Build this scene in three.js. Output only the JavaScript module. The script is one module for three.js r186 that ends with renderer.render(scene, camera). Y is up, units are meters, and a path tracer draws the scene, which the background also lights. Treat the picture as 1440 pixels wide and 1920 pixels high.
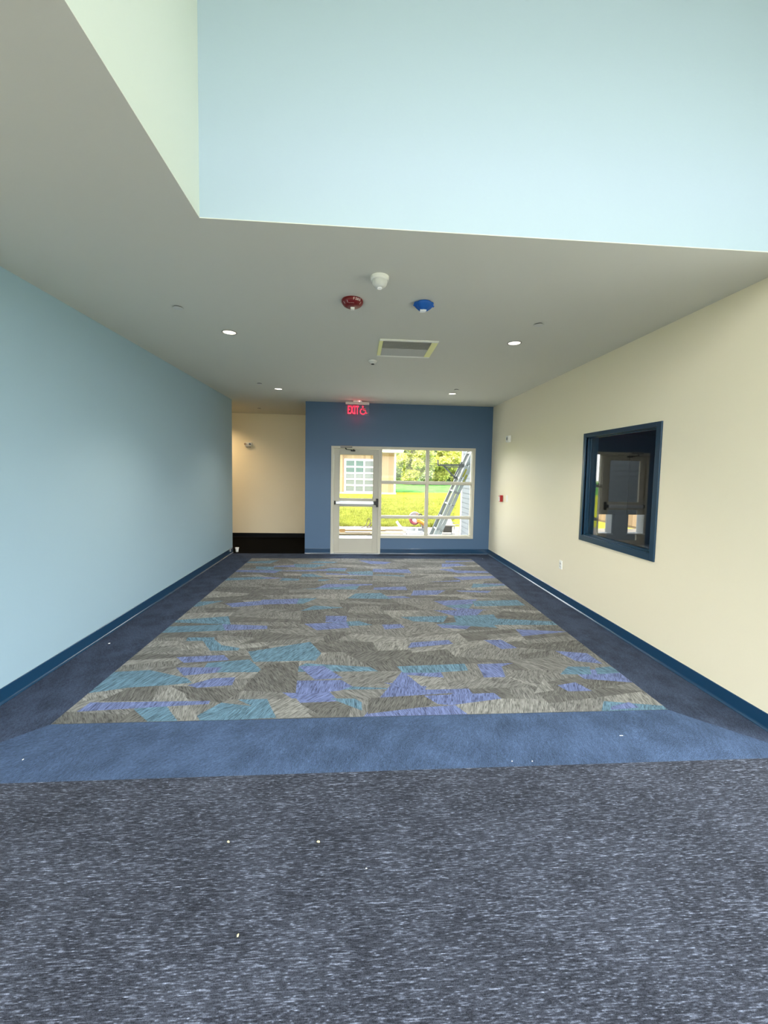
import * as THREE from 'three';
import { RoundedBoxGeometry } from 'three/addons/geometries/RoundedBoxGeometry.js';
import { TextGeometry } from 'three/addons/geometries/TextGeometry.js';
import { FontLoader } from 'three/addons/loaders/FontLoader.js';
import { mergeGeometries } from 'three/addons/utils/BufferGeometryUtils.js';

// ------------------------------------------------------------------ camera, sky, sun, exposure
const W = 1440, H = 1920, FPX = 752.16;
const scene = new THREE.Scene();
const camera = new THREE.PerspectiveCamera(2 * Math.atan(H / 2 / FPX) * 180 / Math.PI, W / H, 0.05, 400);
camera.setViewOffset(W, H, 0, 26.45, W, H);
camera.position.set(0, 1.67, 0);
camera.rotation.order = 'YXZ';
camera.rotation.set(-0.0642, -0.0694, 0.0185);

const SUN = new THREE.Vector3(-0.42, 0.90, 0.11).normalize();
{ // thin bright overcast: white haze at the horizon, pale blue overhead
  const w = 64, h = 64, d = new Float32Array(w * h * 4);
  for (let r = 0; r < h; r++) for (let c = 0; c < w; c++) {
    const up = Math.max(0, ((r + 0.5) / h - 0.5) * 2), k = Math.pow(up, 0.6), o = (r * w + c) * 4;
    const l = 0.72 + 0.85 * up; d[o] = l * (1.02 - 0.16 * k); d[o + 1] = l * (1.03 - 0.07 * k); d[o + 2] = l * (1.0 + 0.03 * k); d[o + 3] = 1;
  }
  const t = new THREE.DataTexture(d, w, h, THREE.RGBAFormat, THREE.FloatType); t.mapping = THREE.EquirectangularReflectionMapping; t.magFilter = THREE.LinearFilter; t.needsUpdate = true;
  scene.background = t; scene.backgroundIntensity = 1; // seen and lighting alike
}
const sun = new THREE.DirectionalLight(0xfff2de, 2.0);
sun.name = 'sun';
sun.position.copy(SUN).multiplyScalar(60); sun.target.position.set(0, 0, -10);
sun.castShadow = true;
sun.shadow.mapSize.set(4096, 4096);
Object.assign(sun.shadow.camera, { left: -45, right: 45, top: 45, bottom: -45, near: 1, far: 160 });
scene.add(sun, sun.target);

const renderer = new THREE.WebGLRenderer({ antialias: true });
renderer.toneMapping = THREE.LinearToneMapping;
renderer.toneMappingExposure = 9.6;
renderer.shadowMap.enabled = true;

// ------------------------------------------------------------------ helpers
let seed = 7;
const rnd = () => { seed = (seed * 1664525 + 1013904223) >>> 0; return seed / 4294967296; };
const rr = (a, b) => a + (b - a) * rnd();
const used = {};
function numbered(n) { const k = (used[n] = (used[n] ?? -1) + 1); return k ? n + '_' + String(k).padStart(3, '0') : n; }
const V = (x, y, z) => new THREE.Vector3(x, y, z);
function tag(o, label, category, group) { o.userData = { ...o.userData, label, category }; if (group) o.userData.group = group; return o; }
function thing(name, label, category, [x, y, z] = [0, 0, 0], group) {
  const o = new THREE.Group(); o.name = numbered(name); o.position.set(x, y, z); scene.add(o); return tag(o, label, category, group);
}
function part(name, geo, mat, parent, label) {
  const g = Array.isArray(geo) ? merge(geo) : geo;
  const m = new THREE.Mesh(g, mat); m.name = numbered(name); m.castShadow = m.receiveShadow = true;
  if (label) m.userData.label = label;
  parent.add(m); return m;
}
function solo(name, geo, mat, label, category, group) { return tag(part(name, geo, mat, scene), label, category, group); }
function struct(name, geo, mat, label) {
  let o;
  if (geo) o = part(name, geo, mat, scene); else { o = new THREE.Group(); o.name = numbered(name); scene.add(o); }
  o.userData.kind = 'structure'; if (label) o.userData.label = label; return o;
}
function merge(list) {
  const l = list.map((g) => { const q = g.index ? g.toNonIndexed() : g.clone(); for (const k of Object.keys(q.attributes)) if (!['position', 'normal', 'uv'].includes(k)) q.deleteAttribute(k); return q; });
  return mergeGeometries(l);
}
const b = (x0, x1, y0, y1, z0, z1) => new THREE.BoxGeometry(Math.abs(x1 - x0), Math.abs(y1 - y0), Math.abs(z1 - z0)).translate((x0 + x1) / 2, (y0 + y1) / 2, (z0 + z1) / 2);
const rb = (x0, x1, y0, y1, z0, z1, r = 0.004) => new RoundedBoxGeometry(Math.abs(x1 - x0), Math.abs(y1 - y0), Math.abs(z1 - z0), 2, Math.min(r, Math.abs(x1 - x0) / 2.01, Math.abs(y1 - y0) / 2.01, Math.abs(z1 - z0) / 2.01)).translate((x0 + x1) / 2, (y0 + y1) / 2, (z0 + z1) / 2);
function bar(a, c, w, h = w) { // rectangular bar between two points
  const d = c.clone().sub(a), l = d.length(), g = new THREE.BoxGeometry(w, h, l);
  const m = new THREE.Matrix4().lookAt(c, a, Math.abs(d.y) / l > 0.98 ? V(1, 0, 0) : V(0, 1, 0)); m.setPosition(a.clone().add(c).multiplyScalar(0.5));
  return g.applyMatrix4(m);
}
function rod(a, c, r, seg = 10) {
  const d = c.clone().sub(a), g = new THREE.CylinderGeometry(r, r, d.length(), seg);
  g.applyQuaternion(new THREE.Quaternion().setFromUnitVectors(V(0, 1, 0), d.clone().normalize()));
  return g.translate((a.x + c.x) / 2, (a.y + c.y) / 2, (a.z + c.z) / 2);
}
const tube = (pts, r, n = 40) => new THREE.TubeGeometry(new THREE.CatmullRomCurve3(pts.map((p) => V(...p))), n, r, 8);
const lathe = (prof, seg = 40) => new THREE.LatheGeometry(prof.map(([x, y]) => new THREE.Vector2(x, y)), seg);
const std = (color, roughness = 0.6, extra = {}) => new THREE.MeshStandardMaterial({ color, roughness, ...extra });
const lin = (r, g, bl, roughness = 0.6, extra = {}) => { const m = new THREE.MeshStandardMaterial({ roughness, ...extra }); m.color.setRGB(r, g, bl); return m; };
const phys = (o) => new THREE.MeshPhysicalMaterial(o);
// value noise
const hash = (x, y, s = 0) => { let h = (x * 374761393 + y * 668265263 + s * 974634777) | 0; h = Math.imul(h ^ (h >>> 13), 1274126177); return ((h ^ (h >>> 16)) >>> 0) / 4294967296; };
function vn(x, y, s = 0) {
  const ix = Math.floor(x), iy = Math.floor(y), fx = x - ix, fy = y - iy, u = fx * fx * (3 - 2 * fx), v = fy * fy * (3 - 2 * fy);
  const a = hash(ix, iy, s), c = hash(ix + 1, iy, s), d = hash(ix, iy + 1, s), e = hash(ix + 1, iy + 1, s);
  return a + (c - a) * u + (d - a) * v + (a - c - d + e) * u * v;
}
function texture(w, h, fn, srgb = true) {
  const d = new Uint8Array(w * h * 4);
  for (let j = 0; j < h; j++) for (let i = 0; i < w; i++) {
    const c = fn(i, j), k = (j * w + i) * 4;
    d[k] = Math.max(0, Math.min(255, c[0])); d[k + 1] = Math.max(0, Math.min(255, c[1])); d[k + 2] = Math.max(0, Math.min(255, c[2])); d[k + 3] = 255;
  }
  const t = new THREE.DataTexture(d, w, h); t.wrapS = t.wrapT = THREE.RepeatWrapping; t.magFilter = THREE.LinearFilter; t.minFilter = THREE.LinearMipmapLinearFilter;
  if (srgb) t.colorSpace = THREE.SRGBColorSpace; t.needsUpdate = true; return t;
}
// flat polygon lying at height y in the xz plane, uv in metres times k, optionally turned
function flat(pts, y, k = 1, turn = 0, u0 = 0, v0 = 0) {
  const sh = new THREE.Shape(pts.map(([x, z]) => new THREE.Vector2(x, -z))), g = new THREE.ShapeGeometry(sh);
  const p = g.attributes.position, uv = g.attributes.uv, n = g.attributes.normal, c = Math.cos(turn), s = Math.sin(turn);
  for (let i = 0; i < p.count; i++) {
    const x = p.getX(i), z = -p.getY(i); p.setXYZ(i, x, y, z); n.setXYZ(i, 0, 1, 0);
    const a = (x - u0) * k, e = (z - v0) * k; uv.setXY(i, a * c - e * s, a * s + e * c);
  }
  return g;
}

// ------------------------------------------------------------------ main dimensions (metres; z runs away from the viewer as negative)
const XL = -2.462, XR = 2.759, ZB = -8.093, CH = 3.033, ZF = 0.7, ZA = -10.05, XA = -1.02, OX = -0.873, OZ = -2.344, TOP = 5.2, ZE = -2.25, HL = -7, HR = 3.6;

// ------------------------------------------------------------------ materials of the room
const wallBump = texture(256, 256, (i, j) => { const v = 128 + 60 * (vn(i / 5, j / 5, 3) - 0.5) + 50 * (vn(i / 2, j / 2, 4) - 0.5); return [v, v, v]; }, false);
wallBump.repeat.set(3, 3);
const paint = (hex, r = 0.55) => std(hex, r, { bumpMap: wallBump, bumpScale: 0.0004 });
const M = {
  blue: paint(0xa4c0d0, 0.5), bay: paint(0xa9bcc6, 0.5), deep: paint(0x4a6787, 0.5), cream: paint(0xf3e9ce, 0.5), ceil: paint(0xd8d7ca, 0.8), white: paint(0xd3dacd, 0.6),
  base: phys({ color: 0x123d5d, roughness: 0.3, clearcoat: 1, clearcoatRoughness: 0.12 }),
  frame: std(0xc6c2b3, 0.45), leaf: std(0xbdb9ab, 0.45), alu: std(0xc9ccd0, 0.32, { metalness: 0.85 }), black: std(0x141414, 0.45),
  closer: std(0x8a8682, 0.45, { metalness: 0.3 }), navy: std(0x17384f, 0.32),
  glass: phys({ color: 0xffffff, roughness: 0.0, transmission: 1, thickness: 0, ior: 1.5 }),
  glassBack: phys({ color: 0xffffff, roughness: 0.0, transmission: 1, thickness: 0, ior: 1.5, specularIntensity: 0.3 }),
  whitePl: std(0xf1f0ea, 0.4), greyPl: std(0xb9bab6, 0.5),
  unlitRoom: std(0x15181a, 0.9), dark: std(0x0b0c0d, 0.8), concrete: std(0xc4c3bd, 0.9), shade: std(0x0d0e10, 0.85),  // near black office finish stands in for the unlit room
};

// carpet textures
const texCharcoal = texture(2048, 2048, (i, j) => { // 1.1 mm per texel
  const row = Math.floor(j / 2.5);
  const ww = (x, L, s) => { const n = Math.max(1, Math.round(2048 / L)), q = (x + 2048 * hash(row, 5, s)) % 2048 / 2048 * n, a = Math.floor(q), f = q - a, u = f * f * (3 - 2 * f); const h0 = hash(a % n, row, s), h1 = hash((a + 1) % n, row, s); return h0 + (h1 - h0) * u; };
  const d1 = ww(i, 9 + 14 * hash(row, 1, 11), 21), d2 = ww(i, 34 + 40 * hash(row, 2, 12), 22), f = hash(i >> 1, j, 23), big = vn(i / 170, j / 120, 9);
  let v = 33 + 36 * d1 + 32 * (f - 0.5) + 14 * big;
  if (d1 > 0.74) v += 56 * (d1 - 0.74) / 0.26 * (0.3 + 0.7 * hash(i >> 2, row, 5));
  if (d2 > 0.84) v += 58 * (d2 - 0.84) / 0.16 * (0.5 + 0.5 * f);
  v = Math.max(8, v);
  return [v * 0.97, v * 1.02, v * 1.13 + 3];
});
const texBorder = texture(1024, 1024, (i, j) => {
  const u = (i * 0.94 + j * 0.34), w = (-i * 0.34 + j * 0.94);
  const s = vn(u / 9, w / 1.7, 31), f = hash(i, j, 32), big = vn(i / 110, j / 110, 33), m = vn(u / 40, w / 16, 34);
  const v = 0.80 + 0.30 * (s - 0.5) + 0.2 * (f - 0.5) + 0.16 * (big - 0.5) + 0.08 * (m - 0.5);
  return [86 * v, 106 * v, 138 * v];
});
// woven shard pattern of the inset carpet
const PX0 = -1.951, PX1 = 2.263, PZ0 = -2.6385, PZ1 = -7.644;
const shards = [];
{
  const COL = { taupe: [101, 100, 96], mid: [119, 118, 114], light: [135, 134, 129], blue: [105, 116, 156], teal: [95, 124, 141] };
  const pick = () => { const q = rnd(); return q < 0.34 ? COL.taupe : q < 0.66 ? COL.mid : q < 0.79 ? COL.light : q < 0.9 ? COL.blue : COL.teal; };
  const area = (p) => { let a = 0; p.forEach((q, i) => { const r = p[(i + 1) % p.length]; a += q[0] * r[1] - r[0] * q[1]; }); return Math.abs(a) / 2; };
  const cut = (p, c, n) => { const A = [], B = []; p.forEach((q, i) => { const r = p[(i + 1) % p.length], dq = (q[0] - c[0]) * n[0] + (q[1] - c[1]) * n[1], dr = (r[0] - c[0]) * n[0] + (r[1] - c[1]) * n[1]; (dq >= 0 ? A : B).push(q); if (dq * dr < 0) { const t = dq / (dq - dr), x = [q[0] + (r[0] - q[0]) * t, q[1] + (r[1] - q[1]) * t]; A.push(x); B.push(x); } }); return [A, B]; };
  const go = (p, depth) => {
    const xs = p.map((q) => q[0]), zs = p.map((q) => q[1]), w = Math.max(...xs) - Math.min(...xs), h = Math.max(...zs) - Math.min(...zs);
    if (depth > 14 || area(p) < rr(0.03, 0.15)) { shards.push({ p, c: pick(), a: rr(-0.9, 0.9) }); return; }
    const c = [Math.min(...xs) + w * rr(0.3, 0.7), Math.min(...zs) + h * rr(0.3, 0.7)];
    const ang = w > h * 2.6 ? Math.PI / 2 + rr(-0.9, 0.9) : rr(-0.26, 0.26);
    for (const q of cut(p, c, [-Math.sin(ang), Math.cos(ang)])) if (q.length > 2) go(q, depth + 1);
  };
  go([[PX0, PZ0], [PX1, PZ0], [PX1, PZ1], [PX0, PZ1]], 0);
  const put = (c, list) => { for (const s of list) { const p = []; for (let i = 0; i < s.length; i += 2) p.push([s[i], s[i + 1]]); shards.push({ p, c, a: rr(-0.8, 0.8) }); } };
  put(COL.light, [[-0.63, -2.87, -0.42, -2.88, -0.28, -2.65, -0.51, -2.64], [-1.43, -3.1, -1.26, -2.98, -1.01, -2.63, -1.13, -2.64, -1.44, -2.91], [1.38, -2.88, 1.56, -3.1, 1.56, -2.92], [1.28, -3.13, 1.48, -3.01, 1.43, -2.96]]);
  put(COL.taupe, [[-0.75, -3.42, -0.48, -3.46, -0.43, -2.95, -0.86, -3.0], [-1.81, -2.89, -1.66, -3.12, -1.49, -3.1, -1.44, -2.88], [0.11, -2.86, 0.76, -2.91, 0.52, -2.74, 0.1, -2.67]]);
  put(COL.teal, [[-0.97, -3.66, -0.43, -3.86, -0.3, -3.61, -0.34, -3.47, -0.87, -3.46], [-0.84, -2.88, -0.63, -2.88, -0.52, -2.65, -0.93, -2.63, -0.9, -2.73, -0.71, -2.79], [-1.95, -3.32, -1.68, -3.34, -1.33, -3.2, -1.26, -3.13, -1.41, -3.1, -1.71, -3.07, -1.96, -3.0], [-1.52, -2.79, -1.33, -2.84, -1.16, -2.64, -1.35, -2.64]]);
  put(COL.teal, [[-1.48, -3.93, -1.39, -3.97, -1.26, -3.81, -1.07, -3.74, -1.07, -3.69, -1.32, -3.69], [-0.17, -2.87, 0.01, -2.86, 0.06, -2.81, 0.06, -2.71], [0.37, -3.34, 0.97, -3.37, 0.97, -3.25, 0.65, -3.22, 0.41, -3.23], [1.87, -3.29, 2.06, -3.28, 2.0, -3.15, 1.73, -3.16], [2.1, -3.26, 2.25, -3.28, 2.28, -3.17, 2.05, -3.15]]);
  put(COL.teal, [[1.54, -5.08, 2.16, -5.12, 2.18, -4.9, 1.51, -4.87], [0.53, -4.52, 1.09, -4.54, 0.99, -4.34, 0.66, -4.38], [1.16, -4.54, 1.65, -4.58, 1.64, -4.36, 1.14, -4.34]]);
  put(COL.blue, [[-0.45, -3.13, -0.1, -3.13, -0.01, -3.03, -0.11, -2.97, -0.43, -2.93], [-0.47, -3.37, -0.26, -3.37, -0.17, -3.26, -0.09, -3.16, -0.31, -3.14], [-1.49, -3.38, -1.11, -3.37, -1.13, -3.28, -1.37, -3.24], [-1.12, -3.19, -0.95, -3.2, -0.94, -3.08, -1.19, -3.05, -1.28, -3.09], [-1.86, -2.88, -1.03, -2.87, -1.03, -2.83, -1.47, -2.8, -1.88, -2.77]]);
  put(COL.blue, [[-1.61, -5.02, -1.03, -5.16, -0.97, -5.01, -1.48, -4.88], [-0.55, -4.33, -0.09, -4.37, -0.05, -4.21, -0.39, -4.15], [-0.33, -4.57, -0.09, -4.56, -0.09, -4.37, -0.32, -4.37], [-1.57, -3.57, -1.17, -3.6, -1.09, -3.5, -1.46, -3.46], [0.53, -2.88, 1.07, -2.9, 1.1, -2.82, 0.7, -2.75, 0.61, -2.77]]);
  put(COL.blue, [[1.08, -3.36, 1.41, -3.37, 1.28, -3.31, 1.25, -3.13, 1.07, -3.13], [1.62, -2.99, 1.79, -3.03, 1.85, -2.9, 1.66, -2.9], [1.87, -2.69, 2.04, -2.74, 2.07, -2.67, 1.84, -2.65], [1.91, -3.6, 2.19, -3.54, 2.21, -3.33, 2.0, -3.39]]);
  put(COL.blue, [[0.56, -3.82, 0.94, -3.87, 0.97, -3.78, 0.51, -3.7], [1.3, -3.86, 1.48, -3.86, 1.57, -3.67, 1.41, -3.65], [0.24, -3.08, 0.57, -3.01, 0.54, -2.94, 0.36, -3.0], [0.83, -5.56, 1.29, -5.56, 1.13, -5.36, 0.76, -5.32]]);
}
const NP = 2048, owner = new Uint16Array(NP * NP);
shards.forEach((s, k) => { // scan-convert every shard
  const q = s.p.map(([x, z]) => [(x - PX0) / (PX1 - PX0) * NP, (z - PZ0) / (PZ1 - PZ0) * NP]);
  const y0 = Math.max(0, Math.floor(Math.min(...q.map((a) => a[1])))), y1 = Math.min(NP - 1, Math.ceil(Math.max(...q.map((a) => a[1]))));
  for (let j = y0; j <= y1; j++) {
    const jag = (hash(j >> 1, k, 77) - 0.5) * 3, xs = [];
    q.forEach((a, i) => { const c = q[(i + 1) % q.length], y = j + 0.5; if ((a[1] <= y) !== (c[1] <= y)) xs.push(a[0] + (c[0] - a[0]) * (y - a[1]) / (c[1] - a[1])); });
    xs.sort((m, n) => m - n);
    for (let e = 0; e + 1 < xs.length; e += 2) for (let i = Math.max(0, Math.ceil(xs[e] + jag - 0.5)); i <= Math.min(NP - 1, xs[e + 1] + jag); i++) owner[j * NP + i] = k;
  }
});
const texShard = texture(NP, NP, (i, j) => {
  const s = shards[owner[j * NP + i]], x = i * (PX1 - PX0) / NP, z = j * (PZ0 - PZ1) / NP, c = Math.cos(s.a), n = Math.sin(s.a);
  const u = (x * c + z * n) / 0.0032, w = (-x * n + z * c) / 0.034;
  const st = vn(u, w, 41 + (owner[j * NP + i] % 7)), f = hash(i, j, 42), m = vn(u / 4, w / 2, 43);
  let v = 0.97 + 0.36 * (st - 0.5) + 0.2 * (f - 0.5) + 0.2 * (m - 0.5);
  const dim = st < 0.28 ? 0.88 : 1;
  return [s.c[0] * v * dim, s.c[1] * v * dim, s.c[2] * v * dim];
});
texBorder.wrapS = texBorder.wrapT = THREE.MirroredRepeatWrapping;
const carpetMat = (map, sheen = 0.5, specularIntensity = 0.35) => phys({ map, roughness: 0.95, specularIntensity, sheen, sheenRoughness: 0.5, sheenColor: new THREE.Color(0.5, 0.55, 0.62) });
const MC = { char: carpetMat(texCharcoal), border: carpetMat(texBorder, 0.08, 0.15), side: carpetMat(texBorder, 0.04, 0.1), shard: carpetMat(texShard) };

MC.side.color.setRGB(0.78, 0.66, 0.60);  // darker tint stands in for pile sheen on the side and back strips
// ------------------------------------------------------------------ floor
{
  const fl = struct('floor', null, null, 'carpeted lobby floor');
  part('slab', b(-7.3, 9.0, -0.15, -0.008, ZF + 0.2, ZA - 0.2), M.concrete, fl);
  part('charcoal_carpet', flat([[HL, ZF + 0.1], [HR, ZF + 0.1], [HR, ZE - 0.1], [XR, ZE - 0.1], [XR, -2.1378], [XL, -2.1378], [XL, ZE - 0.1], [HL, ZE - 0.1]], 0, 1 / 2.3), MC.char, fl, 'charcoal carpet with pale dashes');
  const B0 = -2.1378;
  part('border_strip', flat([[XL, B0], [XR, B0], [PX1, PZ0], [PX0, PZ0]], 0, 1, 1.0, 0.3), MC.border, fl, 'navy border carpet');
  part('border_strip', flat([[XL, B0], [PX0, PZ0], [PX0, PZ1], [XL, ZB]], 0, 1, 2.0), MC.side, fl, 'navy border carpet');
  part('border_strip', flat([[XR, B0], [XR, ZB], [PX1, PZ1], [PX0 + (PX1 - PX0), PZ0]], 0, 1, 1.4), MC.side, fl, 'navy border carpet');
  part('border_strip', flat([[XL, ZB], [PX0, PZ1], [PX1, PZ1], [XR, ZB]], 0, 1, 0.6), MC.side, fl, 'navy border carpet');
  const sg = flat([[PX0, PZ0], [PX1, PZ0], [PX1, PZ1], [PX0, PZ1]], 0.0012, 1, 0, PX0, PZ0);
  const uv = sg.attributes.uv; for (let i = 0; i < uv.count; i++) uv.setXY(i, uv.getX(i) / (PX1 - PX0), uv.getY(i) / (PZ1 - PZ0));
  part('patterned_carpet', sg, MC.shard, fl, 'carpet woven in blue, teal and grey shards');
  part('alcove_carpet', flat([[-5.8, ZB - 0.02], [XL, ZB], [XA, ZB], [XA, ZA], [-5.8, ZA]], 0, 1 / 2.3), phys({ color: 0x06080b, roughness: 1, specularIntensity: 0.1 }), fl, 'side passage carpet, its unlit gloom put into a near black colour');  // passage gloom is put into this near black carpet colour
  part('office_carpet', b(2.9, 8.8, -0.006, 0, -2.6, -9.4), M.unlitRoom, fl);
}

// ------------------------------------------------------------------ ceiling with the cut for the tall bay and the air grille
const VX0 = 0.235, VX1 = 0.815, VZ0 = -4.21, VZ1 = -4.775;
{
  const layer = (e, y, t) => {
    const sh = new THREE.Shape();
    [[-7.2, -ZF - 0.2], [OX - e, -ZF - 0.2], [OX - e, -OZ + e], [XR + 0.14, -OZ + e], [XR + 0.14, -ZB + 0.19], [XA + 0.17, -ZB + 0.19], [XA + 0.17, -ZA + 0.19], [-7.2, -ZA + 0.19]].forEach(([x, z], i) => (i ? sh.lineTo(x, z) : sh.moveTo(x, z))); sh.closePath();
    const h = new THREE.Path(); h.moveTo(VX0, -VZ0); h.lineTo(VX1, -VZ0); h.lineTo(VX1, -VZ1); h.lineTo(VX0, -VZ1); h.closePath(); sh.holes.push(h);
    return new THREE.ExtrudeGeometry(sh, { depth: t, bevelEnabled: false }).rotateX(-Math.PI / 2).translate(0, y, 0);
  };
  struct('ceiling', [layer(0, CH, 0.004), layer(0.15, CH + 0.004, 0.146)], M.ceil, 'flat pale ceiling');
  struct('ceiling_office', b(2.9, 8.8, 2.7, 2.9, -2.6, -9.4), M.unlitRoom);
  struct('roof', [b(-7.4, XR + 0.14, 3.32, 3.45, OZ - 0.15, ZB - 0.35), b(-7.4, XA + 0.35, 3.32, 3.45, ZB - 0.35, ZA - 0.35), b(-7.4, OX - 0.14, 3.32, 3.45, ZF + 0.2, OZ - 0.15), b(XR + 0.14, 9.2, 3.05, 3.45, OZ - 0.15, -9.7)], std(0x55524e, 0.9));
  struct('ceiling_bay', b(OX - 0.15, HR + 0.2, TOP, TOP + 0.2, ZF + 0.2, OZ - 0.15), M.white);
}
// ------------------------------------------------------------------ walls
{
  struct('wall_left', b(XL - 0.15, XL, 0, CH, ZE, -8.165), M.blue, 'blue wall on the left');
  struct('wall_passage', b(-6.2, XL - 0.15, 0, CH, -8.0, -8.165), M.cream);
  struct('wall_passage_end', b(-6.2, -6.0, 0, CH, -8.165, ZA), M.cream);
  struct('wall_alcove', b(-6.2, XA + 0.2, 0, CH, ZA, ZA - 0.2), M.cream, 'cream wall of the side passage');
  struct('wall_alcove_side', b(XA, XA + 0.17, 0, CH + 0.15, ZB - 0.2, ZA - 0.2), M.cream);
  // right wall with the reception window opening
  const sh = new THREE.Shape(); sh.moveTo(-ZE, 0); sh.lineTo(-ZB + 0.2, 0); sh.lineTo(-ZB + 0.2, CH + 0.15); sh.lineTo(-OZ + 0.15, CH + 0.15); sh.lineTo(-OZ + 0.15, CH); sh.lineTo(-ZE, CH); sh.closePath();
  const h = new THREE.Path(); h.moveTo(3.535, 0.935); h.lineTo(4.705, 0.935); h.lineTo(4.705, 2.145); h.lineTo(3.535, 2.145); h.closePath(); sh.holes.push(h);
  const g = new THREE.ExtrudeGeometry(sh, { depth: 0.14, bevelEnabled: false }); g.rotateY(Math.PI / 2).translate(XR, 0, 0);
  struct('wall_right', g, M.cream, 'cream wall on the right');
  // back wall with the door and window notch
  const s2 = new THREE.Shape();
  [[XA, 0], [-0.507, 0], [-0.507, 2.172], [2.42, 2.184], [2.42, 0.328], [0.487, 0.328], [0.487, 0], [XR, 0], [XR, CH + 0.15], [XA, CH + 0.15]].forEach(([x, y], i) => (i ? s2.lineTo(x, y) : s2.moveTo(x, y))); s2.closePath();
  struct('wall_back', new THREE.ExtrudeGeometry(s2, { depth: 0.2, bevelEnabled: false }).translate(0, 0, ZB - 0.2), M.deep, 'blue wall around the exit door');
  // tall bay above the ceiling cut
  struct('wall_bay_far', b(OX, HR, CH + 0.004, TOP, OZ, OZ - 0.15), M.bay, 'pale lit blue face of the tall bay');
  struct('wall_bay_left', b(OX - 0.15, OX, CH + 0.004, TOP, ZF + 0.2, OZ - 0.15), M.white, 'white side face of the tall bay');
  struct('wall_hall', [b(HL, XL - 0.15, 0, CH, ZE, ZE - 0.15), b(XR + 0.14, HR, 0, CH, ZE, ZE - 0.15), b(HL - 0.2, HL, 0, 3.2, ZF + 0.2, ZE - 0.15)], M.cream);
  struct('wall_front', [b(OX, HR, 2.95, 3.2, ZF, ZF + 0.2), b(HL, OX, 2.95, CH + 0.3, ZF, ZF + 0.2), b(OX - 0.15, HR, 4.95, TOP, ZF, ZF + 0.2), b(HR, HR + 0.2, 2.95, TOP, ZF + 0.2, OZ - 0.15)], M.white);
  // office behind the reception window
  struct('wall_office', [b(8.8, 9.0, 0, 3, -2.5, -9.4), b(2.9, 9.0, 0, 3, -2.45, -2.6)], M.unlitRoom);
}
// glazed entrance behind the viewer; unseen right end pane added for near-wall light
{
  const w = struct('window_3', null, null);
  const dark = std(0x3b3a38, 0.4, { metalness: 0.4 }), fr = [];
  for (const x of [HL, -5.2, -3.6, -2.2, -0.8, 0.6, 2.0, HR - 0.06]) fr.push(b(x, x + 0.06, 0, 2.95, ZF + 0.05, ZF + 0.15));
  for (const x of [OX, 0.6, 2.0, HR - 0.06]) fr.push(b(x, x + 0.06, 3.2, 4.95, ZF + 0.05, ZF + 0.15));
  for (const y of [0, 2.35, 2.89]) fr.push(b(HL, HR, y, y + 0.06, ZF + 0.06, ZF + 0.14), b(HR + 0.06, HR + 0.14, y, y + 0.06, ZF, ZE));
  for (const y of [3.2, 4.05, 4.89]) fr.push(b(OX, HR, y, y + 0.06, ZF + 0.06, ZF + 0.14)); 
  for (const z of [ZF, -0.3, -1.3, ZE]) fr.push(b(HR + 0.05, HR + 0.15, 0, 2.95, z - 0.03, z + 0.03));
  part('window_frame', fr, dark, w);
  part('pane', b(HL, HR, 0.06, 2.9, ZF + 0.097, ZF + 0.103), M.glass, w);
  part('pane', b(OX, HR, 3.26, 4.9, ZF + 0.097, ZF + 0.103), M.glass, w);
  part('pane', b(HR + 0.097, HR + 0.103, 0.06, 2.9, ZF, ZE), M.glass, w);  // unseen right end pane, placed to brighten the near left wall
}
// ------------------------------------------------------------------ rubber cove base
function cove(p0, p1, inward, name, label, mat = M.base) { // profile swept along the foot of a wall
  const d = V(p1[0] - p0[0], 0, p1[1] - p0[1]), L = d.length(); d.normalize();
  const s = new THREE.Shape(); s.moveTo(0, 0); s.lineTo(0.019, 0); s.lineTo(0.0185, 0.003); s.quadraticCurveTo(0.006, 0.006, 0.0045, 0.019); s.lineTo(0.0045, 0.104); s.quadraticCurveTo(0.004, 0.108, 0, 0.109); s.closePath();
  const g = new THREE.ExtrudeGeometry(s, { depth: L, bevelEnabled: false, curveSegments: 14 });
  const n = V(inward[0], 0, inward[1]), m = new THREE.Matrix4().makeBasis(n, V(0, 1, 0), d.clone());
  if (m.determinant() < 0) { m.makeBasis(n, V(0, 1, 0), d.clone().negate()); m.setPosition(p1[0], 0, p1[1]); } else m.setPosition(p0[0], 0, p0[1]);
  return struct(name, g.applyMatrix4(m), mat, label);
}
cove([XL, ZE], [XL, -8.165], [1, 0], 'baseboard_left', 'navy rubber base along the left wall');
cove([XR, ZE], [XR, ZB], [-1, 0], 'baseboard_right', 'navy rubber base along the right wall');
cove([0.487, ZB], [XR, ZB], [0, 1], 'baseboard_back', 'navy rubber base under the big window');
cove([XA, ZB], [-0.507, ZB], [0, 1], 'baseboard_back_left', 'navy rubber base left of the exit door');
cove([-5.9, ZA], [XA, ZA], [0, 1], 'baseboard_alcove', 'black base of the side passage', phys({ color: 0x060b12, roughness: 0.6, specularIntensity: 0.3 }));

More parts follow.
